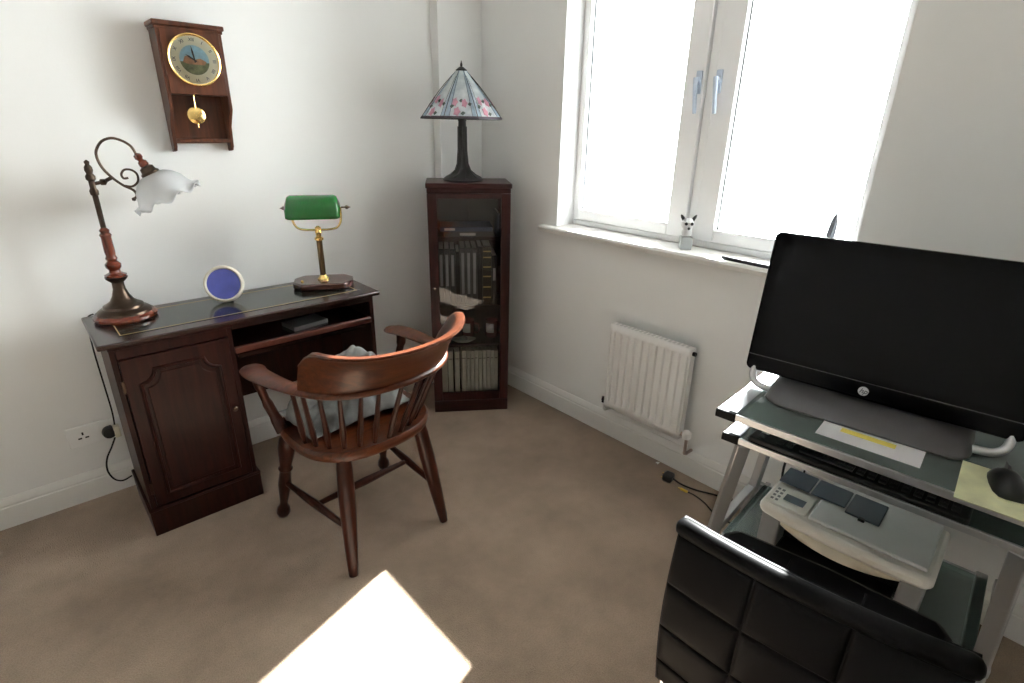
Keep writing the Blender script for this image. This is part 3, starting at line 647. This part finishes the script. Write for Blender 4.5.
m = MB(); m.tube([Vector((-.195, -.01, zs)).lerp(Vector((.195, -.01, zs)), t/8) for t in range(9)], [.009, .0105, .012, .014, .0155, .014, .012, .0105, .009], 10); m.build('stretcher', OAKD, ch)
# horseshoe arm
def shoe(a):            # a from 0 (right tip) .. 1 (left tip)
    return None
half = [(.268, .175), (.283, .10), (.278, .01), (.268, -.08), (.245, -.165), (.195, -.240), (.115, -.287), (0, -.303)]
path = [Vector((x, y, 0)) for x, y in half] + [Vector((-x, y, 0)) for x, y in half[-2::-1]]
path = catmull(path, 6)
rings = []; n = len(path)
for i, p in enumerate(path):
    t = path[min(i+1, n-1)] - path[max(i-1, 0)]; t.normalize(); nrm = Vector((t.y, -t.x, 0))
    u = abs(2*i/(n-1) - 1)                        # 1 at tips, 0 at rear
    wd = .028 + .012*max(0, min(1, (u - .55)/.3)) - (.012*max(0, (u - .95)/.05))
    th = .014; zc = .686 - .026*max(0, (u - .45)/.55)
    if u > .93: th *= .8
    rings.append([tuple(p + nrm*(wd*math.cos(g)) + Vector((0, 0, zc + th*math.sin(g)))) for g in [2*PI*k/12 for k in range(12)]])
MB().loft(rings).build('arm_rail', OAK, ch, smooth=60)
# crest rail: tall curved board riding on the rear of the horseshoe
rings = []
cpath = [(i, p) for i, p in enumerate(path) if abs(2*i/(n-1) - 1) < .455]
for j, (i, p) in enumerate(cpath):
    t = path[min(i+1, n-1)] - path[max(i-1, 0)]; t.normalize(); nrm = Vector((t.y, -t.x, 0))
    if nrm.dot(p) < 0: nrm = -nrm
    u = abs(2*i/(n-1) - 1); h = .138*(1 + .16*min(1, u/.42)**2); e = max(0.0, (u - .37)/.085); h *= 1 - .30*e*e
    z0 = .690; lean = Vector((nrm.x*.20, -1, 0))*(.090 if u < .37 else .090*(1 - .25*e))
    sec = [(-.018, 0, 0), (.016, 0, 0), (.015, .40, .52), (.016, .80, .86), (.020, .97, .95), (.014, 1.02, 1.0), (-.002, 1.0, 1.0), (-.012, .93, .93), (-.014, .45, .52)]
    rings.append([tuple(p + nrm*d + lean*l + Vector((0, 0, z0 + h*z))) for d, l, z in sec])
MB().loft(rings).build('crest_rail', OAK, ch, smooth=50)
# spindles
NS = 13
for k in range(NS):
    f = k/(NS - 1); i = int(round((.235 + .53*f)*(n-1))); top_ = path[i] + Vector((0, 0, .678))
    a = rad(-12 - 156*f); bot = Vector((.218*math.cos(a), .205*math.sin(a) + .005, .438))
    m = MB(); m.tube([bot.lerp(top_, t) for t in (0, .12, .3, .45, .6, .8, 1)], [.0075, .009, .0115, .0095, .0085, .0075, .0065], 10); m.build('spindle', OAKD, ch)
for sx in (-1, 1):
    m = MB(); m.tube(catmull([(sx*.228, .100, .430), (sx*.240, .118, .49), (sx*.262, .112, .56), (sx*.276, .105, .62), (sx*.277, .105, .660)], 4), [.020]*4 + [.017]*4 + [.014]*4 + [.018]*4 + [.020], 12); m.build('arm_support', OAKD, ch)

# grey garment heaped on the chair seat
gx = MB(); NX, NY = 46, 34; V_ = []
for j in range(NY):
    for i in range(NX):
        u, v = i/(NX-1)*2 - 1, j/(NY-1)*2 - 1
        x = .20*u + .012*noise.noise(Vector((v*4, u*3, 2))); y = .070 + .130*v + .012*noise.noise(Vector((u*4, v*3, 5)))
        edge = max(0, 1 - (abs(u)**3.2 + abs(v)**3.2)); base = .215*edge**.5
        base *= (.66 + .55*max(0, u*.5 + .35))*(.84 + .22*v)
        fold = .030*noise.noise(Vector((u*3.2 + v*1.2, v*1.6, .7))) + .018*noise.noise(Vector((u*7 - v*3, v*5, 3.1))) + .007*noise.noise(Vector((u*16, v*13, 9)))
        V_.append((x, y, max(.005, base + fold*min(1, edge*3))))
F_ = [(j*NX+i, j*NX+i+1, (j+1)*NX+i+1, (j+1)*NX+i) for j in range(NY-1) for i in range(NX-1)]
gx.add(V_, F_); GREYCL = mat('grey_cloth', (.15, .155, .15), .9, vary=.55, scale=9, bump=.3, bscale=400, spec=.2)
gar = gx.build('folded_garment', GREYCL, None, smooth=180, solid=.005, subd=1); place(gar, (.752, 1.632, .4485), rad(3.5))
tag(gar, 'grey garment heaped on the oak chair seat', 'garment')

# ------------------------------------------------------------------ glass computer desk
PR = rad(-86); PCX, PCY = 1.237, .554
pd = thing('computer_desk', 'silver framed green glass computer desk under the monitor', 'computer desk', (PCX, PCY, 0), PR)
PW, PDp = .70, .50
def PB(name, x0, x1, y0, y1, z0, z1, m, par=pd, bevel=.001): return B(name, x0, x1, y0, y1, z0, z1, m, par, bevel)
gt = PB('glass_top', .046, PW - .046, .004, PDp, .742, .750, DESKGL)
for x in (0, PW - .05):
    sr = PB('side_rail', x, x + .05, .012, PDp + .02, .730, .750, SILVER, pd, .003)
    PB('end_cap', x - .001, x + .051, -.004, .013, .728, .7515, RUBBER, sr, .003)
PB('front_trim', .05, PW - .05, -.002, .005, .733, .751, SILVER); PB('back_rail', .05, PW - .05, PDp - .02, PDp + .01, .718, .740, SILVER)
# keyboard tray
TZ = .655; ty = .058
PB('glass_tray', .046, PW - .040, ty + .004, ty + .30, TZ - .008, TZ, DESKGL)
for x in (.006, PW - .046):
    sr = PB('tray_rail', x, x + .044, ty + .012, ty + .32, TZ - .018, TZ + .001, SILVER, pd, .003)
    PB('end_cap', x - .001, x + .045, ty - .004, ty + .013, TZ - .020, TZ + .003, RUBBER, sr, .003)
PB('tray_trim', .05, PW - .046, ty - .002, ty + .005, TZ - .016, TZ + .001, SILVER)
# lower shelf
LZ = .252
PB('glass_shelf', .020, PW - .06, .175, .52, LZ - .008, LZ, DESKGL)
def bar(name, p0, p1, w_, h_):
    p0, p1 = Vector(p0), Vector(p1); d = p1 - p0; L_ = d.length; q_ = d.to_track_quat('Y', 'Z').to_matrix().to_4x4()
    mb = MB(); mb.box(-w_/2, w_/2, 0, L_, -h_/2, h_/2, Matrix.Translation(p0) @ q_); return mb.build(name, SILVER, pd, .003)
for x, sg in ((-.022, -1), (PW - .085, 1)):
    bar('shelf_rail', (x + .012, .15, LZ - .012), (x + .012, .545, LZ - .012), .028, .024)
    bar('shelf_rail', (x + .050, .16, LZ - .012), (x + .050, .545, LZ - .012), .018, .024)
for x0, x1 in ((.060, -.045), (PW - .075, PW - .030)):
    bar('front_leg', (x0, ty + .015, TZ - .018), (x1, .225, .022), .034, .026)
    bar('rear_leg', (x0 - .02 if x0 < .3 else x0 + .02, .49, .735), (x1 + .02, .50, .022), .034, .026)
    bar('foot_bar', (x1, .12, .012), (x1, .56, .012), .036, .024)
bar('cross_bar', (-.02, .53, LZ - .02), (PW - .06, .53, LZ - .02), .02, .03)
bar('rail_post', (.03, .28, TZ - .01), (.03, .281, .735), .02, .012); bar('rail_post', (PW - .03, .28, TZ - .01), (PW - .03, .281, .735), .02, .012)

def on_desk(x, y):
    c, s = math.cos(PR), math.sin(PR); return (PCX + x*c - y*s, PCY + x*s + y*c)

# ------------------------------------------------------------------ all-in-one computer
MR = rad(-83)
mn = thing('all_in_one_computer', 'large black all in one computer on the glass desk', 'computer', (1.487, .290, .7505), MR)
TI = Matrix.Translation((0, -.012, .046)) @ Matrix.Rotation(rad(-7), 4, 'X')
def rrect(x0, x1, z0, z1, r, n=6):
    o = []
    for cx, cz, a0 in ((x1-r, z0+r, -90), (x1-r, z1-r, 0), (x0+r, z1-r, 90), (x0+r, z0+r, 180)):
        for k in range(n+1): a = rad(a0 + 90*k/n); o.append((cx + r*math.cos(a), cz + r*math.sin(a)))
    return o
MWd, MH = .299, .380
toY = Matrix.Rotation(PI/2, 4, 'X')      # prism z -> -y
m = MB(); m.prism(rrect(-MWd, MWd, 0, MH, .016), -.045, .0, TI @ toY); m.build('housing', PIANO, mn, .005)
m = MB(); m.prism(rrect(-MWd + .004, MWd - .004, .046, MH - .004, .010), 0, .002, TI @ toY); scn = m.build('screen_cover', PIANO, mn, .001)
m = MB(); m.prism(rrect(-MWd + .030, MWd - .030, .062, MH - .028, .002), .002, .0026, TI @ toY); m.build('display', SCREEN, scn)
m = MB(); m.prism(rrect(-MWd + .003, MWd - .003, .0435, .0455, .0008, 2), 0, .0016, TI @ toY); m.build('bezel_groove', mat('dark_grey_trim', (.06, .06, .06), .4), mn)
lg = MB(); lg.prism([(.0115*math.cos(2*PI*k/28) - .012, .0115*math.sin(2*PI*k/28) + .022) for k in range(28)], 0, .0012, TI @ toY); lgo = lg.build('badge', mat('badge_silver', (.62, .62, .63), .3, .5), mn)
text_mesh('badge_letters', 'hp', .0175, PIANO, lgo, TI @ Matrix.Translation((-.012, -.0014, .0222)) @ toY, .0003, .35)
# wedge base and silver loop feet
m = MB(); pr_ = []
prof = [(-.098, .0), (-.104, .006), (-.100, .013), (-.030, .036), (.04, .046), (.085, .050), (.090, .0)]
def ring_at(x, s): return [(x, -.01 + (y + .01)*s, z*s) for y, z in prof]
m.loft([ring_at(-.222, .25), ring_at(-.218, .6), ring_at(-.205, .86), ring_at(-.185, 1), ring_at(.185, 1), ring_at(.205, .86), ring_at(.218, .6), ring_at(.222, .25)])
m.build('base', GREYB, mn, smooth=50)
for s in (-1, 1):
    m = MB(); m.tube(catmull([(s*.268, .006, .075), (s*.276, -.004, .050), (s*.272, -.016, .026), (s*.252, -.026, .013), (s*.215, -.030, .0105), (s*.17, -.030, .0105)], 6), .0095, 12); m.build('loop_foot', SILVER, mn)

# ------------------------------------------------------------------ keyboard, paper, mat, mouse
kx, ky = on_desk(.305, .122)
kbd = thing('keyboard', 'slim black keyboard on the sliding glass tray', 'keyboard', (kx, ky, TZ + .0005), PR - rad(1))
B('keyboard_body', -.232, .232, -.062, .062, 0, .016, BLACK, kbd, .005)
KM = mat('black_keys', (.018, .018, .019), .45)
key0 = B('key', -.0078, .0078, -.0078, .0078, .0155, .020, KM, kbd, .0012); key0.location = (-.205, -.040, 0)
first = True
for r_ in range(5):
    for c_ in range(19):
        if (r_ == 0 and 3 < c_ < 9) or c_ == 1 or (c_ == 0 and r_ > 0): continue
        if first: first = False; continue
        dup(key0, kbd, (-.205 + c_*.0228, -.040 + r_*.0195, 0))
B('space_bar', -.112, -.004, -.0478, -.0322, .0155, .020, KM, kbd, .0012)
for k, x in enumerate((-.215, -.195, -.172)): B('media_button', -.215, -.196, -.022 + k*.022, -.006 + k*.022, .0155, .0195, mat('button_silver', (.5, .5, .52), .3, .5), kbd, .001)

pp = thing('paper_note', 'white paper with a yellow highlighted strip on the glass desk top', 'paper', (1.357, .237, .7508), rad(-85))
MB().box(-.104, .104, -.047, .047, 0, .0010).build('sheet', mat('note_paper', (.78, .78, .80), .8, vary=.01), pp)
B('yellow_strip', -.062, .050, .002, .024, .0008, .0016, mat('yellow_marker', (.78, .66, .12), .7), pp)
mm = MB(); mm.box(-.055, .125, -.095, .080, 0, .002)
mmo = mm.build('mouse_mat', mat('yellow_green_mat', (.64, .65, .40), .7, vary=.22, scale=14)); place(mmo, (1.352, .012, .7508), rad(-85)); tag(mmo, 'pale yellow-green mat under the mouse', 'mouse mat')
ms = thing('mouse', 'black computer mouse on the pale mat', 'mouse', (1.372, -.008, .753), rad(-72))
rings = []
for y, wd, h in ((-.052, .012, .012), (-.048, .022, .020), (-.030, .029, .031), (0, .030, .036), (.028, .028, .030), (.046, .024, .020), (.052, .016, .012)):
    rings.append([(wd*math.cos(g)*(1 if math.sin(g) < .3 else .96), y, max(0, h*math.sin(g)) if g < PI else 0.0) for g in [PI*2*k/20 for k in range(20)]])
rings = [[(p[0] if k <= 10 else r_[0][0] + (r_[10][0]-r_[0][0])*(20-k)/10, p[1], p[2]) for k, p in enumerate(r_)] for r_ in rings]
MB().loft(rings).build('shell', BLACK, ms, smooth=60)
MB().lathe([(.001, -.003), (.009, -.003), (.009, .003), (.001, .003)], 16, T(0, .030, .026, ry=PI/2)).build('scroll_wheel', GREYB, ms)
B('button_seam', -.0006, .0006, .012, .05, .012, .0345, mat('seam_grey', (.05, .05, .05), .5), ms)
cb = MB(); cx, cy = on_desk(.075, .17)
cb.tube(catmull([(cx - .02, cy + .01, .7525), (cx + .02, cy + .012, .7535), (cx + .05, cy - .004, .753), (cx + .06, cy - .035, .7525), (cx + .075, cy - .045, .7525)], 6), .0018, 8)
tag(cb.build('thin_cable', mat('pale_cable', (.45, .45, .46), .4)), 'thin pale cable on the left end of the glass desk top', 'cable')

# ------------------------------------------------------------------ printer
prx, pry = on_desk(.295, .345)
pt = thing('printer', 'beige flatbed printer on the lower glass shelf of the computer desk', 'printer', (1.556, .262, LZ + .0005), rad(-87))
B('lower_body', -.205, -.150, -.085, .14, 0, .113, PGREY, pt, .006); B('lower_body', .150, .205, -.085, .14, 0, .113, PGREY, pt, .006)
B('rear_body', -.150, .150, -.02, .14, 0, .113, BLACK, pt, .003)
B('paper_tray', -.145, .145, -.11, -.02, .004, .018, BLACK, pt, .003)
m = MB(); rg = []
for k in range(13):
    u = -1 + 2*k/12; x = .150*u; bulge = .028*(1 - u*u)
    rg.append([(x, -.080 - bulge, .113), (x, -.087 - bulge, .098), (x, -.083 - bulge, .076 + .012*u*u), (x, -.070 - bulge, .072 + .012*u*u), (x, -.055, .113)])
m.loft(rg); m.build('output_cover', mat('printer_cream', (.62, .58, .46), .4), pt, smooth=60)
m = MB(); pf_ = []
fr_ = [(-.215, -.085), (-.205, -.100), (-.15, -.110), (-.05, -.118), (.08, -.122), (.16, -.118), (.205, -.110), (.215, -.092), (.215, .150), (-.215, .150)]
m.prism(fr_, .112, .150); m.build('scanner_body', BEIGE, pt, .012)
B('scanner_lid', -.085, .195, -.090, .145, .150, .162, PLID, pt, .005)
cp = B('control_panel', -.205, -.092, -.088, .02, .150, .156, BEIGE, pt, .004)
B('panel_screen', -.165, -.110, -.055, -.020, .156, .1575, SLATE, cp); 
for i in range(2):
    for j in range(4): B('button', -.195 + i*.013, -.187 + i*.013, -.075 + j*.02, -.065 + j*.02, .156, .158, PGREY, cp, .001)
for x0, x1 in ((-.205, -.118), (-.114, -.022), (-.018, .068)):
    B('slate_flap', x0, x1, .020 if x0 < -.1 else .0, .115, .162, .168, SLATE, pt, .003)
B('flap_catch', .018, .034, -.010, .002, .160, .170, BLACK, pt, .001)

# ------------------------------------------------------------------ black vinyl chair
vc = thing('black_chair', 'black vinyl chair with quilted back and chrome legs in the foreground', 'chair', (1.020, .190, 0), rad(-83))
def back_y(z, x=.2):      # centre line of the back, local y (bowed backwards in the middle)
    bow = .018*(1 - (x/.218)**2)
    t = (z - .34)/(.75 - .34); return -.200 - bow - .030*math.sin(PI*min(1, t)*.95) + .008*t
rings = []
zl = [.335 + (.745 - .335)*k/16 for k in range(17)]
for z in zl:
    fx = [-.218, -.150, -.075, 0, .075, .150, .218]
    rings.append([(x, back_y(z, x) - .011, z) for x in fx] + [(x, back_y(z, x) + .011, z) for x in fx[::-1]])
MB().loft(rings).build('back_shell', VINYL, vc, smooth=40)
RX = [-.224, -.219, -.21, -.16, -.11, -.055, 0, .055, .11, .16, .21, .219, .224]
m = MB(); m.tube([(x, back_y(.735, x) - .003, .732) for x in RX], [.009, .0155] + [.0185]*9 + [.0155, .009], 14); m.build('top_roll', VINYL, vc, smooth=60)
cols = [(-.217, -.0745), (-.0720, .0720), (.0745, .217)]; rowsz = [(.338, .4085), (.411, .5105), (.513, .6145), (.617, .722)]
US = [0, .012, .03, .07, .2, .5, .8, .93, .97, .988, 1]
for c0, c1 in cols:
    for z0, z1 in rowsz:
        for sgn in (-1, 1):
            m = MB(); rg = []
            for v in US:
                z = z0 + (z1 - z0)*v; row = []
                for u in US:
                    x = c0 + (c1 - c0)*u; du = min(u, 1 - u)*(c1 - c0); dv = min(v, 1 - v)*(z1 - z0); dd = min(du, dv)
                    pu = 1 - math.exp(-dd/.0035)
                    row.append((x, back_y(z, x) + sgn*(.0108 + .0050*pu + .002*math.sin(PI*u)*math.sin(PI*v)), z))
                rg.append(row)
            m.loft(rg, cap=False, closed=False); m.build('quilted_panel', VINYL, vc, smooth=180)
m = MB(); sp = [(-.200, -.185), (-.235, .05), (-.240, .18), (-.215, .220), (0, .232), (.215, .220), (.240, .18), (.235, .05), (.200, -.185)]
m.prism(sp, .404, .460); m.build('seat', VINYL, vc, .018)
for x in (-.078, .078): 
    m = MB(); m.tube([(x, -.17, .460), (x, .19, .460)], .0022, 6); m.build('seat_seam', VINYL, vc)
m = MB()
for sx in (-1, 1):
    for (y0, y1) in ((-.205, -.225), (.18, .205)):
        m = MB(); m.tube([(sx*.198, y0, .400), (sx*.205, y1, .0)], .0125, 14); m.build('leg', CHROME, vc)
m = MB(); m.tube([(-.198, -.205, .388), (-.198, .18, .388), (.198, .18, .388), (.198, -.205, .388)], .010, 10, closed=True); m.build('seat_frame', CHROME, vc)

# ------------------------------------------------------------------ cables on the carpet
fp = thing('floor_plug', 'black mains plug lying on the carpet below the radiator', 'plug', (1.842, .982, 0), rad(8))
B('plug_body', -.024, .024, -.022, .022, .002, .038, BLACK, fp, .010)
for x, z in ((-.011, .012), (.011, .012), (0, .028)): B('pin', x - .003, x + .003, .018, .028, z - .002, z + .002, BRASS, fp)
m = MB(); m.tube(catmull([(0, -.022, .02), (0, -.06, .010), (.008, -.12, .006), (.03, -.20, .006), (.04, -.30, .006), (.01, -.40, .006)], 6), .0038, 8); m.build('flex', RUBBER, fp)
yl = thing('yellow_tipped_cable', 'thin black cable with a yellow connector on the carpet', 'cable', (1.826, .895, 0), rad(4))
m = MB(); m.tube([(0, .015, .007), (0, -.012, .007), (0, -.018, .007)], [.006, .006, .004], 10); m.build('yellow_connector', mat('yellow_plastic', (.60, .36, .03), .4), yl)
m = MB(); m.tube([(0, .014, .007), (0, .026, .007)], .003, 8); m.build('metal_tip', BRASS, yl)
m = MB(); m.tube(catmull([(0, -.017, .007), (.002, -.05, .005), (-.015, -.10, .005), (-.05, -.16, .005), (-.06, -.25, .005)], 6), .0028, 8); m.build('flex', RUBBER, yl)
m = MB(); m.tube(catmull([(1.775, .47, .735), (1.79, .475, .62), (1.77, .50, .48), (1.79, .53, .33), (1.77, .50, .18), (1.79, .46, .05), (1.80, .40, .006)], 6), .004, 8)
tag(m.build('hanging_cable', RUBBER), 'black cable hanging behind the computer desk', 'cable')
m = MB(); m.tube(catmull([(1.795, .42, .735), (1.81, .43, .60), (1.80, .46, .46), (1.815, .47, .30), (1.80, .44, .14), (1.81, .42, .02), (1.82, .36, .006)], 6), .003, 8)
tag(m.build('hanging_cable', RUBBER), 'thinner black cable hanging beside the other behind the desk', 'cable')
sc_ = MB(); sc_.add([(-.008, -.005, .001), (.008, -.006, .004), (.009, .005, .002), (-.006, .007, .006)], [(0, 1, 2, 3)])
tag(place(sc_.build('paper_scrap', PAPER, None, solid=.001), (1.918, 1.085, .001)), 'tiny white paper scrap on the carpet by the skirting', 'scrap')

# ------------------------------------------------------------------ window sill ornaments
fg = thing('figurine', 'small white animal figurine sitting on a grey block on the sill', 'figurine', (1.985, 1.135, .9702), rad(-48)); fg.scale = (1.15, 1.15, 1.2)
B('block', -.019, .019, -.019, .019, 0, .042, mat('grey_block', (.34, .36, .36), .5), fg, .002)
m = MB(); m.lathe([(.001, 0), (.016, .002), (.018, .014), (.014, .028), (.001, .034)], 16, T(0, 0, .042)); m.build('body', mat('white_ceramic', (.55, .55, .56), .3), fg)
m = MB(); m.lathe([(.001, -.022), (.012, -.018), (.021, -.004), (.021, .008), (.013, .019), (.001, .022)], 18, T(-.002, -.004, .082)); m.build('head', mat('white_ceramic', (.55, .55, .56), .3), fg)
for x, y, z, r_ in ((-.010, -.022, .086, .006), (.009, -.022, .086, .006), (0, -.024, .071, .005)):
    MB().lathe([(.0005, -r_), (r_*.8, -r_*.5), (r_, 0), (r_*.8, r_*.5), (.0005, r_)], 12, T(x, y, z)).build('dark_spot', BLACK, fg)
for s in (-1, 1):
    m = MB(); m.tube([(s*.014, 0, .095), (s*.022, .002, .106), (s*.026, .003, .112)], [.007, .005, .002], 8); m.build('ear', BLACK, fg)
ft = MB(); ft.prism([(-.130, -.004), (-.06, -.014), (.10, -.030), (.13, -.028), (.13, .028), (.02, .020), (-.07, .008)], 0, .013)
fto = ft.build('flat_case', mat('dark_case', (.025, .03, .04), .35), None, .002); place(fto, (1.940, .82, .9702), rad(-88)); tag(fto, 'thin dark tapering case lying on the sill left of the monitor', 'case')
lv = MB(); rg = []
for t in range(9):
    u = t/8; wd = .014*math.sin(PI*min(1, .12 + .88*(1-u)))**.8 if u < 1 else .001; z = .001 + .205*u
    o_ = .016*u; rg.append([(-wd + o_, .004 + .012*u*u, z), (o_, -.006 + .012*u*u, z), (wd + o_, .004 + .012*u*u, z), (o_, .007 + .012*u*u, z)])
lv.loft(rg); lvo = lv.build('leaf_ornament', mat('grey_leaf', (.16, .17, .20), .45), None, smooth=60); place(lvo, (1.990, .625, .9702), rad(-60)); tag(lvo, 'grey pointed leaf ornament standing on the sill behind the monitor', 'ornament')
